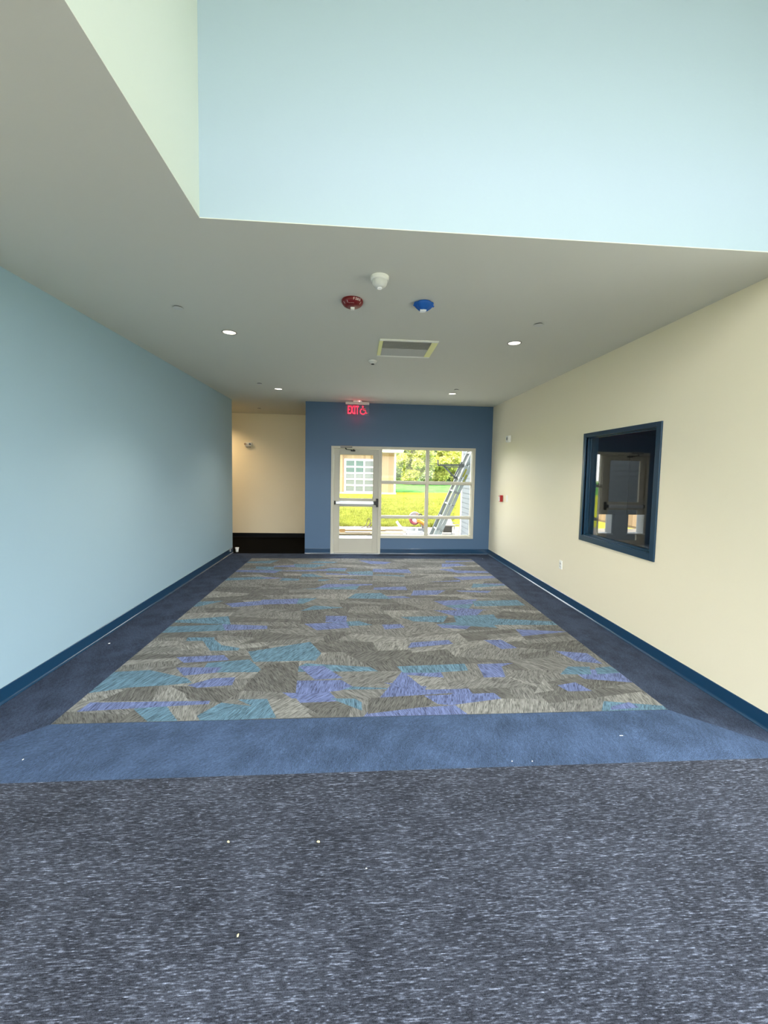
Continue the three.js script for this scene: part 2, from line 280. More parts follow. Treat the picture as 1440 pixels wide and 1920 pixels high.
// ------------------------------------------------------------------ exit door and window in the back wall
{
  const zf = ZB + 0.012, zb = ZB - 0.13;
  const f = struct('trim_1', null, null, 'white metal frame of door and window');
  part('door_jamb', rb(-0.507, -0.456, 0, 2.13, zb, zf), M.frame, f);
  part('door_jamb', rb(0.449, 0.503, 0, 2.13, zb, zf), M.frame, f);
  const hs = new THREE.Shape(); [[-0.507, 2.128], [2.42, 2.134], [2.42, 2.186], [-0.507, 2.173]].forEach(([x, y], i) => (i ? hs.lineTo(x, y) : hs.moveTo(x, y)));
  part('head', new THREE.ExtrudeGeometry(hs, { depth: zf - zb, bevelEnabled: false }).translate(0, 0, zb), M.frame, f);
  part('sill', rb(0.487, 2.42, 0.326, 0.385, zb, zf + 0.006), M.frame, f);
  part('window_jamb', rb(2.36, 2.42, 0.385, 2.134, zb, zf), M.frame, f);
  part('threshold', rb(-0.507, 0.487, 0, 0.012, zb, zf + 0.02), M.alu, f, 'metal threshold');
  const w = struct('window_1', null, null, 'six pane window beside the exit door');
  part('mullion', rb(1.413, 1.469, 0.385, 2.134, zb + 0.02, zf - 0.006), M.frame, w);
  for (const [y0, y1] of [[0.735, 0.783], [1.438, 1.491]]) { part('transom', rb(0.503, 1.413, y0, y1, zb + 0.02, zf - 0.008), M.frame, w); part('transom', rb(1.469, 2.36, y0, y1, zb + 0.02, zf - 0.008), M.frame, w); }
  for (const [x0, x1] of [[0.503, 1.413], [1.469, 2.36]]) for (const [y0, y1] of [[0.385, 0.735], [0.783, 1.438], [1.491, 2.134]]) {
    part('pane', b(x0, x1, y0, y1, ZB - 0.063, ZB - 0.057), M.glassBack, w);
    const gk = [b(x0, x0 + 0.009, y0, y1, ZB - 0.057, ZB - 0.03), b(x1 - 0.009, x1, y0, y1, ZB - 0.057, ZB - 0.03), b(x0, x1, y1 - 0.009, y1, ZB - 0.057, ZB - 0.03), b(x0, x1, y0, y0 + 0.009, ZB - 0.057, ZB - 0.03)];
    part('glazing_bead', gk, M.frame, w);
  }
  const d = struct('door_1', null, null, 'white exit door with two glass lites');
  const lz0 = ZB - 0.075, lz1 = ZB - 0.028;
  part('stile', rb(-0.452, -0.342, 0.014, 2.124, lz0, lz1), M.leaf, d);
  part('stile', rb(0.339, 0.445, 0.014, 2.124, lz0, lz1), M.leaf, d);
  part('rail', rb(-0.342, 0.339, 2.012, 2.124, lz0, lz1), M.leaf, d);
  part('rail', rb(-0.342, 0.339, 0.970, 1.122, lz0, lz1), M.leaf, d);
  part('kick_panel', rb(-0.342, 0.339, 0.014, 0.306, lz0, lz1), M.leaf, d);
  part('pane', b(-0.342, 0.339, 1.122, 2.012, ZB - 0.055, ZB - 0.049), M.glassBack, d);
  part('pane', b(-0.342, 0.339, 0.306, 0.970, ZB - 0.055, ZB - 0.049), M.glassBack, d);
  const stop = (x0, x1, y0, y1) => [b(x0, x0 + 0.008, y0, y1, lz1 - 0.012, lz1 + 0.004), b(x1 - 0.008, x1, y0, y1, lz1 - 0.012, lz1 + 0.004), b(x0, x1, y0, y0 + 0.008, lz1 - 0.012, lz1 + 0.004), b(x0, x1, y1 - 0.008, y1, lz1 - 0.012, lz1 + 0.004)];
  part('glazing_bead', [...stop(-0.342, 0.339, 1.122, 2.012), ...stop(-0.342, 0.339, 0.306, 0.970)], M.leaf, d);
  const pb = part('push_bar', rb(-0.415, 0.362, 1.006, 1.074, lz1 + 0.03, lz1 + 0.075, 0.016), M.alu, d, 'silver push bar');
  part('end_cap', rb(-0.436, -0.413, 1.004, 1.078, lz1, lz1 + 0.08, 0.008), M.black, pb);
  part('latch_housing', [rb(0.36, 0.412, 1.008, 1.074, lz1, lz1 + 0.085, 0.008), rb(0.404, 0.444, 0.962, 1.132, lz1, lz1 + 0.075, 0.01)], M.black, pb, 'black latch housing');
  part('bar_bracket', rb(-0.41, 0.36, 1.02, 1.06, lz1, lz1 + 0.034), M.alu, pb);
  const cl = part('door_closer', rb(-0.325, -0.09, 2.137, 2.18, ZB + 0.012, ZB + 0.075, 0.008), M.closer, d, 'grey door closer');
  part('closer_arm', [bar(V(-0.225, 2.135, ZB + 0.06), V(-0.205, 2.105, ZB + 0.075), 0.016), bar(V(-0.215, 2.108, ZB + 0.08), V(-0.055, 2.09, ZB + 0.1), 0.018, 0.012), bar(V(-0.105, 2.085, ZB + 0.1), V(-0.045, 2.085, lz1 + 0.01), 0.016, 0.012), rb(-0.12, -0.03, 2.072, 2.1, lz1, lz1 + 0.02), rod(V(-0.06, 2.065, ZB + 0.095), V(-0.06, 2.11, ZB + 0.095), 0.012)], M.black, cl);
  for (const y of [0.25, 1.1, 1.95]) part('hinge', rod(V(-0.455, y - 0.055, lz1 + 0.008), V(-0.455, y + 0.055, lz1 + 0.008), 0.008), M.alu, d);
}
// ------------------------------------------------------------------ reception window in the right wall
{
  const w = struct('window_2', null, null, 'navy framed reception window in the cream wall');
  const x0 = XR - 0.016, x1 = XR + 0.14, zn = -3.481, zf = -4.732, yb = 0.886, yt = 2.179;
  part('casing', rb(x0, XR + 0.02, yb, yt, zn, zn - 0.062), M.navy, w);
  part('casing', rb(x0, XR + 0.02, yb, yt, zf + 0.045, zf), M.navy, w);
  part('casing', rb(x0, XR + 0.02, yt - 0.047, yt, zn - 0.062, zf + 0.045), M.navy, w);
  part('casing', rb(x0, XR + 0.02, yb, yb + 0.062, zn - 0.062, zf + 0.045), M.navy, w);
  part('jamb', b(XR + 0.0, x1 + 0.01, 0.945, 2.135, zf + 0.045, zf + 0.027), M.navy, w);
  part('jamb', b(XR + 0.0, x1 + 0.01, 0.945, 2.135, zn - 0.045, zn - 0.062), M.navy, w);
  part('head', b(XR + 0.0, x1 + 0.01, 2.13, 2.145, zn - 0.06, zf + 0.03), M.navy, w);
  part('window_sill', rb(XR + 0.0, x1 + 0.02, 0.935, 0.955, zn - 0.05, zf + 0.03), M.navy, w);
  part('stop', [b(XR + 0.045, XR + 0.062, 0.955, 0.972, zn - 0.06, zf + 0.045), b(XR + 0.045, XR + 0.062, 2.118, 2.132, zn - 0.06, zf + 0.045), b(XR + 0.045, XR + 0.062, 0.955, 2.13, zf + 0.045, zf + 0.057), b(XR + 0.045, XR + 0.062, 0.955, 2.13, zn - 0.062, zn - 0.074)], M.navy, w);
  part('pane', b(XR + 0.063, XR + 0.069, 0.955, 2.13, zn - 0.062, zf + 0.045), phys({ color: 0xffffff, roughness: 0, transmission: 1, thickness: 0, ior: 1.52 }), w);
}

// ------------------------------------------------------------------ office: end wall with two low windows
{
  const zo = -9.4, low = [[6.07, 6.36], [6.80, 7.10]];
  const sh = new THREE.Shape(); [[2.9, 0], [9, 0], [9, 3], [2.9, 3]].forEach(([x, y], i) => (i ? sh.lineTo(x, y) : sh.moveTo(x, y))); sh.closePath();
  const wins = [[5.9, 6.30], [6.66, 7.12]];
  for (const [a, c] of wins) { const h = new THREE.Path(); h.moveTo(a, 0.24); h.lineTo(c, 0.24); h.lineTo(c, 2.1); h.lineTo(a, 2.1); h.closePath(); sh.holes.push(h); }
  struct('wall_office_end', new THREE.ExtrudeGeometry(sh, { depth: 0.24, bevelEnabled: false }).translate(0, 0, zo - 0.24), M.unlitRoom);
  wins.forEach(([a, c], i) => {
    const w = struct('window_' + (4 + i), null, null, 'low window of the dark office');
    part('window_frame', [b(c - 0.03, c, 0.24, 2.1, zo - 0.24, zo + 0.01), b(a, a + 0.03, 0.24, 2.1, zo - 0.24, zo + 0.01), b(a, c, 0.24, 0.27, zo - 0.24, zo + 0.03)], std(0x4b5258, 0.5), w);
    part('pane', b(a, c, 0.27, 2.1, zo - 0.205, zo - 0.2), M.glass, w);
  });
  wins.forEach(([a, c], i) => {
    const s = thing('roller_shade', i ? 'black shade drawn down in the right low office window' : 'black shade drawn down in the left low office window', 'roller shade', [(a + c) / 2, 0.76, zo + 0.03]);
    part('shade_cloth', b((a - c) / 2 - 0.03, (c - a) / 2 + 0.03, 0, 1.42, 0, 0.012), M.shade, s);
    part('bottom_bar', rb((a - c) / 2 - 0.03, (c - a) / 2 + 0.03, -0.02, 0.01, -0.004, 0.016), M.dark, s);
    part('roller', rod(V((a - c) / 2 - 0.04, 1.42, 0.01), V((c - a) / 2 + 0.04, 1.42, 0.01), 0.025), M.dark, s);
  });
}

// ------------------------------------------------------------------ ceiling fittings
const warm = new THREE.Color(1.0, 0.9, 0.72);
function downlight(x, z, label) {
  const t = thing('recessed_downlight', label, 'downlight', [x, CH, z], 'recessed ceiling downlights');
  part('trim_ring', lathe([[0.072, 0], [0.073, -0.004], [0.066, -0.007], [0.061, -0.004], [0.060, -0.001]]), std(0x8b8a84, 0.4), t);
  part('lens', new THREE.CircleGeometry(0.0605, 40).rotateX(Math.PI / 2).translate(0, -0.002, 0), new THREE.MeshStandardMaterial({ color: 0xfff3dc, emissive: new THREE.Color(1.0, 0.93, 0.74), emissiveIntensity: 0.36, roughness: 0.5 }), t, 'glowing lens');
  const l = new THREE.SpotLight(warm, 0.8, 0, 0.95, 0.8); l.position.set(0, -0.02, 0); l.target.position.set(0, -3, 0); l.castShadow = true; l.shadow.radius = 2.5; l.name = 'downlight_lamp'; t.add(l, l.target);
}
downlight(-1.284, -4.195, 'lit recessed downlight nearest the left wall, in front of the far left one');
downlight(-1.328, -6.947, 'lit recessed downlight near the passage opening on the left');
downlight(1.616, -4.159, 'lit recessed downlight on the right, beyond the blank cover disc and nearer the navy window');
downlight(1.617, -6.877, 'lit recessed downlight near the exit door wall on the right');
{ // passage lamp, out of sight behind the left wall
  const t = thing('recessed_downlight', 'lit recessed downlight inside the side passage', 'downlight', [-3.35, CH, -9.35], 'recessed ceiling downlights');
  part('trim_ring', lathe([[0.072, 0], [0.073, -0.004], [0.066, -0.007], [0.061, -0.004], [0.060, -0.001]]), M.greyPl, t);
  part('lens', new THREE.CircleGeometry(0.0605, 32).rotateX(Math.PI / 2).translate(0, -0.002, 0), new THREE.MeshStandardMaterial({ color: 0xfff3dc, emissive: new THREE.Color(1.0, 0.8, 0.5), emissiveIntensity: 0.36 }), t);
  const l = new THREE.SpotLight(new THREE.Color(1, 0.72, 0.4), 1.1, 0, 1.2, 0.9); l.position.set(0, -0.02, 0); l.target.position.set(0, -3, 0); l.castShadow = true; l.shadow.radius = 2.5; l.name = 'passage_lamp'; t.add(l, l.target);
}
function coverDisc(x, z, label, r = 0.042) {
  const t = thing('sprinkler_cover', label, 'sprinkler cover', [x, CH, z], 'concealed sprinkler covers');
  part('cover_plate', lathe([[0, -0.011], [r - 0.003, -0.011], [r, -0.009], [r, -0.007], [0, -0.007]], 32), std(0xd2d2cb, 0.5), t);
  part('cup', lathe([[r * 0.82, 0], [r * 0.82, -0.008], [0, -0.008]], 24), M.dark, t);
}
coverDisc(-1.528, -3.61, 'round flush sprinkler cover on the ceiling nearest the blue left wall');
coverDisc(-1.552, -6.572, 'small flush sprinkler cover beside the far left downlight');
coverDisc(1.628, -3.627, 'round flush sprinkler cover in front of the right hand downlight');
coverDisc(1.606, -6.542, 'small flush sprinkler cover beside the far right downlight');
coverDisc(-2.176, -9.186, 'small flush sprinkler cover on the ceiling of the side passage');
{
  const t = thing('occupancy_sensor', 'white domed ceiling sensor between the red and blue devices', 'sensor', [0.143, CH, -2.9]);
  part('mounting_ring', lathe([[0.064, 0], [0.0645, -0.012], [0.063, -0.018], [0.0605, -0.019], [0.0605, -0.021], [0.0625, -0.022], [0.0605, -0.028], [0.055, -0.030]], 48), M.whitePl, t);
  part('dome', lathe([[0.0545, -0.028], [0.054, -0.037], [0.0505, -0.050], [0.044, -0.061], [0.034, -0.070], [0.022, -0.0755], [0, -0.077]], 48), std(0xdcdcd6, 0.35), t);
  part('lens', lathe([[0.019, -0.0755], [0.0185, -0.080], [0.015, -0.0815], [0, -0.082]], 32), phys({ color: 0xffffff, roughness: 0.15, clearcoat: 1 }), t, 'shiny white lens window');
}
const font = await new FontLoader().loadAsync('fonts/droid/droid_sans_bold.typeface.json');
const text = (s, size, depth) => { const g = new TextGeometry(s, { font, size, depth, curveSegments: 4, bevelEnabled: false }); g.computeBoundingBox(); return g; };
{ // red fire strobe
  const t = thing('fire_strobe', 'round red fire alarm strobe on the ceiling', 'fire strobe', [-0.052, CH, -3.305]);
  const red = std(0x720a13, 0.35);
  part('housing', lathe([[0.082, 0], [0.086, -0.006], [0.0865, -0.018], [0.083, -0.026], [0.073, -0.040], [0.058, -0.050], [0.040, -0.055], [0, -0.056]], 56), red, t);
  part('strobe_lens', new RoundedBoxGeometry(0.034, 0.022, 0.034, 3, 0.008).translate(0.002, -0.062, -0.004), phys({ color: 0xf4f4ee, roughness: 0.12, clearcoat: 1 }), t, 'clear strobe lens');
  const wm = std(0xe9dcd8, 0.5);
  const put = (s, size, a0, r, y, tilt, step) => { const gs = []; [...s].forEach((c, i) => { const g = text(c, size, 0.0012), w = g.boundingBox; g.translate(-(w.max.x + w.min.x) / 2, -size / 2, 0); g.rotateX(-tilt); g.translate(0, y, r); g.rotateY(a0 + i * step); gs.push(g); }); return gs; };
  part('lettering', put('FIRE', 0.018, 0.16, 0.0855, -0.019, -0.16, 0.2), wm, t, 'white FIRE lettering');
  for (const a of [-0.95, -0.5, 0.95]) part('rim_mark', b(-0.0012, 0.0012, -0.01, 0.01, 0, 0.001).rotateX(0.75).translate(0, -0.037, 0.0765).rotateY(a), wm, t);
  part('small_lettering', put('FIRE', 0.009, -0.35, 0.0665, -0.0455, 0.85, 0.17), wm, t);
}
{ // blue device wrapped in painter's tape
  const t = thing('covered_strobe', 'round ceiling device wrapped in bright blue tape', 'fire strobe', [0.52, CH, -3.30]);
  const g = lathe([[0.070, 0], [0.0775, -0.004], [0.079, -0.013], [0.073, -0.022], [0.060, -0.034], [0.045, -0.046], [0.034, -0.0545], [0, -0.056]], 72);
  const p = g.attributes.position, v = V(0, 0, 0);
  for (let i = 0; i < p.count; i++) { v.fromBufferAttribute(p, i); const a = Math.atan2(v.z, v.x), k = 1 + 0.055 * Math.sin(a * 3 + 1) * Math.min(1, -v.y / 0.03) + 0.03 * Math.sin(a * 7 + v.y * 90); p.setXYZ(i, v.x * k, v.y + (v.y < -0.002 ? 0.0025 * Math.sin(a * 5) : 0), v.z * k); }
  g.computeVertexNormals();
  part('tape_wrap', g, std(0x0a5ab2, 0.55), t);
  const fm = std(0x0a5ab2, 0.55, { side: THREE.DoubleSide });
  part('tape_flap', new THREE.PlaneGeometry(0.03, 0.016).rotateX(-0.5).rotateZ(0.5).translate(-0.072, -0.026, 0.028), fm, t);
  part('tape_flap', new THREE.PlaneGeometry(0.022, 0.014).rotateX(0.5).rotateZ(-0.7).translate(0.07, -0.03, 0.03), fm, t);
  part('strobe_lens', new RoundedBoxGeometry(0.052, 0.014, 0.042, 3, 0.006).translate(-0.004, -0.060, 0.004), phys({ color: 0xeef2f2, roughness: 0.15, clearcoat: 1 }), t, 'uncovered white lens');
}
{
  const t = thing('smoke_detector', 'small white smoke detector beside the ceiling grille', 'smoke detector', [0.18, CH, -5.03]);
  part('base_ring', lathe([[0.052, 0], [0.0535, -0.008], [0.050, -0.013]], 40), M.whitePl, t);
  part('chamber', lathe([[0.050, -0.012], [0.044, -0.022], [0.030, -0.034], [0.020, -0.038], [0, -0.038]], 40), std(0xdcdcd6, 0.5), t);
  part('vent_slots', lathe([[0.0205, -0.036], [0.0195, -0.042], [0.012, -0.044], [0, -0.044]], 24), M.dark, t, 'dark centre');
}
{ // air grille
  const t = thing('air_grille', 'square white louvred air grille in the ceiling', 'air grille', [0, 0, 0]);
  const y0 = CH - 0.012, y1 = CH, o = 0.018;
  for (const [za, zb] of [[VZ0 + o, VZ0 - 0.02], [VZ1 + 0.02, VZ1 - o]]) part('frame_rail', rb(VX0 - o, VX1 + o, y0, y1, za, zb, 0.003), std(0xf0efe4, 0.4), t);
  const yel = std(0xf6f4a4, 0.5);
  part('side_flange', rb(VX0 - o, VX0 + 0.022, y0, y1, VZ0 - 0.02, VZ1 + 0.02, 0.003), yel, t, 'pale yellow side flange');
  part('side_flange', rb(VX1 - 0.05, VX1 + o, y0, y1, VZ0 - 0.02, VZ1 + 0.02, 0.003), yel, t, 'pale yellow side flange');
  const bl = std(0xc2c1b8, 0.45);
  const n = 9, z0 = VZ0 - 0.03, z1 = VZ1 + 0.03, st = (z1 - z0) / (2 * n);
  for (let i = 0; i < 2 * n; i++) {
    const g = new THREE.BoxGeometry(VX1 - VX0 - 0.07, 0.0025, 0.03); g.rotateX(i < n ? 0.75 : -0.62).translate((VX0 + VX1) / 2 - 0.014, CH - 0.001, z0 + st * (i + 0.5));
    part('louver', g, bl, t);
  }
  part('divider', rb(VX0 + 0.02, VX1 - 0.05, CH - 0.012, CH + 0.02, (z0 + z1) / 2 + 0.006, (z0 + z1) / 2 - 0.006, 0.002), bl, t);
  part('duct_box', [b(VX0 - 0.02, VX1 + 0.02, CH + 0.14, CH + 0.16, VZ0, VZ1)], M.dark, t);
}
{ // exit sign
  const z = -7.88, t = thing('exit_sign', 'red lit EXIT sign with wheelchair symbol hanging from the ceiling', 'exit sign', [0, CH, z]);
  const Y = (y) => y - CH;
  part('canopy', rb(-0.086, 0.088, -0.024, 0, -0.045, 0.045, 0.004), M.whitePl, t);
  part('housing_bar', rb(-0.23, 0.227, Y(2.964), Y(3.010), -0.026, 0.026, 0.005), std(0xd9d6d0, 0.35), t);
  part('acrylic_panel', b(-0.226, 0.224, Y(2.756), Y(2.964), -0.004, 0.004), phys({ color: 0xffffff, roughness: 0.02, transmission: 1, thickness: 0, ior: 1.5 }), t, 'clear acrylic panel');
  const redGlow = new THREE.MeshStandardMaterial({ color: 0xd01028, emissive: new THREE.Color(1.0, 0.02, 0.055), emissiveIntensity: 0.28, roughness: 0.5 });
  const g = text('EXIT', 0.158, 0.003), bx = g.boundingBox; g.translate(-bx.min.x, 0, 0).scale(0.213 / (bx.max.x - bx.min.x), 1, 1).translate(-0.187, Y(2.783), 0.0045);
  part('exit_lettering', g, redGlow, t, 'red EXIT letters');
  const wc = [];
  const cx = 0.112, cy = Y(2.835);
  const ring = new THREE.Shape(); { const R = 0.060, r = 0.044, a0 = 1.95, a1 = 6.05; ring.absarc(0, 0, R, a0, a1, false); ring.absarc(0, 0, r, a1, a0, true); ring.closePath(); }
  wc.push(new THREE.ExtrudeGeometry(ring, { depth: 0.003, bevelEnabled: false, curveSegments: 28 }).translate(cx - 0.004, cy, 0.0045));
  wc.push(new THREE.CylinderGeometry(0.016, 0.016, 0.003, 24).rotateX(Math.PI / 2).translate(cx - 0.007, Y(2.926), 0.006));
  const lim = (x0, y0, x1, y1, w) => bar(V(cx + x0, cy + y0, 0.006), V(cx + x1, cy + y1, 0.006), w, 0.003);
  wc.push(lim(-0.008, 0.078, 0.002, 0.018, 0.019).rotateY(0), lim(-0.004, 0.05, 0.042, 0.05, 0.013), lim(0.0, 0.02, 0.045, 0.02, 0.016), lim(0.042, 0.026, 0.062, -0.04, 0.017), lim(0.055, -0.04, 0.084, -0.03, 0.014));
  part('wheelchair_symbol', wc, redGlow, t, 'red wheelchair symbol');
  part('indicator_light', new THREE.SphereGeometry(0.007, 12, 8).translate(0.035, -0.012, 0.048), new THREE.MeshStandardMaterial({ color: 0xff6070, emissive: new THREE.Color(1, 0.25, 0.3), emissiveIntensity: 1 }), t);
  const l = new THREE.PointLight(new THREE.Color(1, 0.08, 0.1), 0.006); l.position.set(0, -0.31, 0.03); l.name = 'exit_sign_glow'; t.add(l);
}
// ------------------------------------------------------------------ wall fittings
{
  const t = thing('alarm_sounder', 'small white square alarm sounder high on the cream right wall', 'alarm sounder', [XR, 2.31, -7.15]);
  part('back_box', rb(-0.022, 0, -0.062, 0.062, -0.066, 0.066, 0.006), M.whitePl, t);
  part('cover', rb(-0.05, -0.02, -0.057, 0.057, -0.061, 0.061, 0.008), M.whitePl, t);
  part('speaker_disc', new THREE.CylinderGeometry(0.027, 0.03, 0.006, 28).rotateZ(Math.PI / 2).translate(-0.052, 0.004, 0), std(0x8b8b86, 0.5), t, 'grey round centre');
}
{
  const t = thing('fire_pull_station', 'red fire alarm pull station on the cream right wall', 'fire alarm', [XR, 1.213, -7.42]);
  const red = std(0xb0121c, 0.35);
  part('housing', rb(-0.05, 0, -0.062, 0.062, -0.045, 0.045, 0.008), red, t);
  part('pull_handle', rb(-0.063, -0.048, -0.05, 0.03, -0.018, 0.018, 0.004), M.whitePl, t, 'white pull handle');
  part('lettering', [text('FIRE', 0.014, 0.001).translate(-0.02, 0.041, 0).rotateY(-Math.PI / 2).translate(-0.0505, 0, 0)], M.whitePl, t);
  part('key_lock', new THREE.CylinderGeometry(0.006, 0.006, 0.01, 14).translate(-0.028, -0.065, 0), M.greyPl, t);
}
{
  const t = thing('switch_plate', 'white switch plate right beside the red pull station', 'switch plate', [XR, 1.225, -7.16]);
  part('plate', rb(-0.008, 0, -0.058, 0.058, -0.036, 0.036, 0.003), M.whitePl, t);
  part('rocker', rb(-0.0125, -0.006, -0.033, 0.033, -0.016, 0.016, 0.002), M.whitePl, t);
}
{
  const t = thing('power_outlet', 'white double power outlet low on the cream wall below the navy window', 'outlet', [XR, 0.472, -5.147]);
  part('plate', rb(-0.008, 0, -0.058, 0.058, -0.036, 0.036, 0.003), M.whitePl, t);
  for (const y of [-0.02, 0.02]) {
    const s = part('socket', new THREE.CylinderGeometry(0.0165, 0.0165, 0.005, 24).rotateZ(Math.PI / 2).translate(-0.0095, y, 0), std(0xdedcd4, 0.4), t);
    part('slots', [b(-0.0135, -0.0118, y - 0.002, y + 0.006, -0.0072, -0.0052), b(-0.0135, -0.0118, y - 0.002, y + 0.006, 0.0052, 0.0072), b(-0.0135, -0.0118, y - 0.01, y - 0.006, -0.002, 0.002)], M.dark, s);
  }
}
{
  const t = thing('emergency_light', 'white twin head emergency light on the cream passage wall', 'emergency light', [-2.64, 2.275, ZA]);
  part('body', rb(-0.085, 0.09, -0.04, 0.055, 0, 0.055, 0.01), M.whitePl, t);
  part('under_cover', rb(-0.05, 0.06, -0.066, -0.038, 0, 0.04, 0.008), std(0xbdb3a8, 0.5), t);
  for (const [x, a] of [[-0.05, -0.25], [0.052, 0.3]]) {
    const h = part('lamp_head', new THREE.CylinderGeometry(0.034, 0.028, 0.04, 28).rotateX(Math.PI / 2).rotateY(a).translate(x, 0.01, 0.07), M.whitePl, t);
    part('lens', new THREE.CylinderGeometry(0.027, 0.027, 0.004, 24).rotateX(Math.PI / 2).translate(0, 0, 0.021).rotateY(a).translate(x, 0.01, 0.07), x > 0 ? std(0x23241c, 0.2) : std(0x9a8674, 0.3), h);
  }
}
{
  const t = thing('paper_cup', 'small white cup standing on the floor at the end of the left wall', 'cup', [-2.395, 0, -8.235]);
  part('body', lathe([[0, 0], [0.024, 0], [0.025, 0.003], [0.0345, 0.08]], 32), std(0xf4f4f0, 0.5, { side: THREE.DoubleSide }), t);
  part('rim', new THREE.TorusGeometry(0.0355, 0.0055, 10, 36).rotateX(Math.PI / 2).translate(0, 0.084, 0), std(0xffffff, 0.45), t);
  part('base_band', lathe([[0.0268, 0.014], [0.029, 0.016], [0.0292, 0.026], [0.0278, 0.027]], 32), std(0xd7d7d6, 0.5), t);
}
// crumbs on the carpet
{
  const mk = (x, z, s, mat, label, name, cat) => {
    const g = new THREE.DodecahedronGeometry(s, 0); const p = g.attributes.position; for (let i = 0; i < p.count; i++) { const h = 0.75 + 0.5 * hash(Math.round(p.getX(i) * 1e5), Math.round(p.getZ(i) * 1e5), Math.round(p.getY(i) * 1e5)); p.setXYZ(i, p.getX(i) * h * 1.1, p.getY(i) * 0.45, p.getZ(i) * h * 0.7); }
    g.computeVertexNormals(); g.computeBoundingBox(); g.translate(0, -g.boundingBox.min.y, 0).rotateY(s * 900);
    const m = solo(name, g, mat, label, cat); m.position.set(x, 0.0005, z); m.material.flatShading = true;
  };
  const chip = std(0xe8d79a, 0.8), white = std(0xe6e8e8, 0.7);
  mk(-0.551, -1.739, 0.0062, chip, 'pale wood chip on the charcoal carpet, left of the other chip level with it', 'wood_chip', 'wood chip');
  mk(-0.148, -1.719, 0.0068, chip, 'pale wood chip on the charcoal carpet, right of the other chip level with it', 'wood_chip', 'wood chip');
  mk(-0.401, -1.366, 0.0052, chip, 'pale wood chip on the charcoal carpet closest to the viewer', 'wood_chip', 'wood chip');
  mk(0.065, -1.587, 0.0036, white, 'tiny white crumb on the charcoal carpet', 'crumb', 'crumb');
  mk(-2.313, -3.87, 0.0075, white, 'white crumb on the navy border beside the left wall', 'crumb', 'crumb');
  mk(-1.868, -2.312, 0.0050, white, 'white crumb on the navy border at the front left corner', 'crumb', 'crumb');
  mk(0.928, -2.177, 0.0045, white, 'left one of two white crumbs where navy meets charcoal carpet', 'crumb', 'crumb');
  mk(1.047, -2.172, 0.0045, white, 'right one of two white crumbs where navy meets charcoal carpet', 'crumb', 'crumb');
  mk(2.501, -7.652, 0.012, std(0x8d9296, 0.8), 'grey scrap on the navy carpet in the far right corner', 'crumb', 'crumb');
  const s = solo('staple', rod(V(-0.011, 0.003, 0), V(0.011, 0.003, 0.001), 0.0016, 6), std(0xe8ecee, 0.4), 'white sliver lying on the navy front border at right', 'sliver'); s.position.set(1.727, 0, -2.371);
}

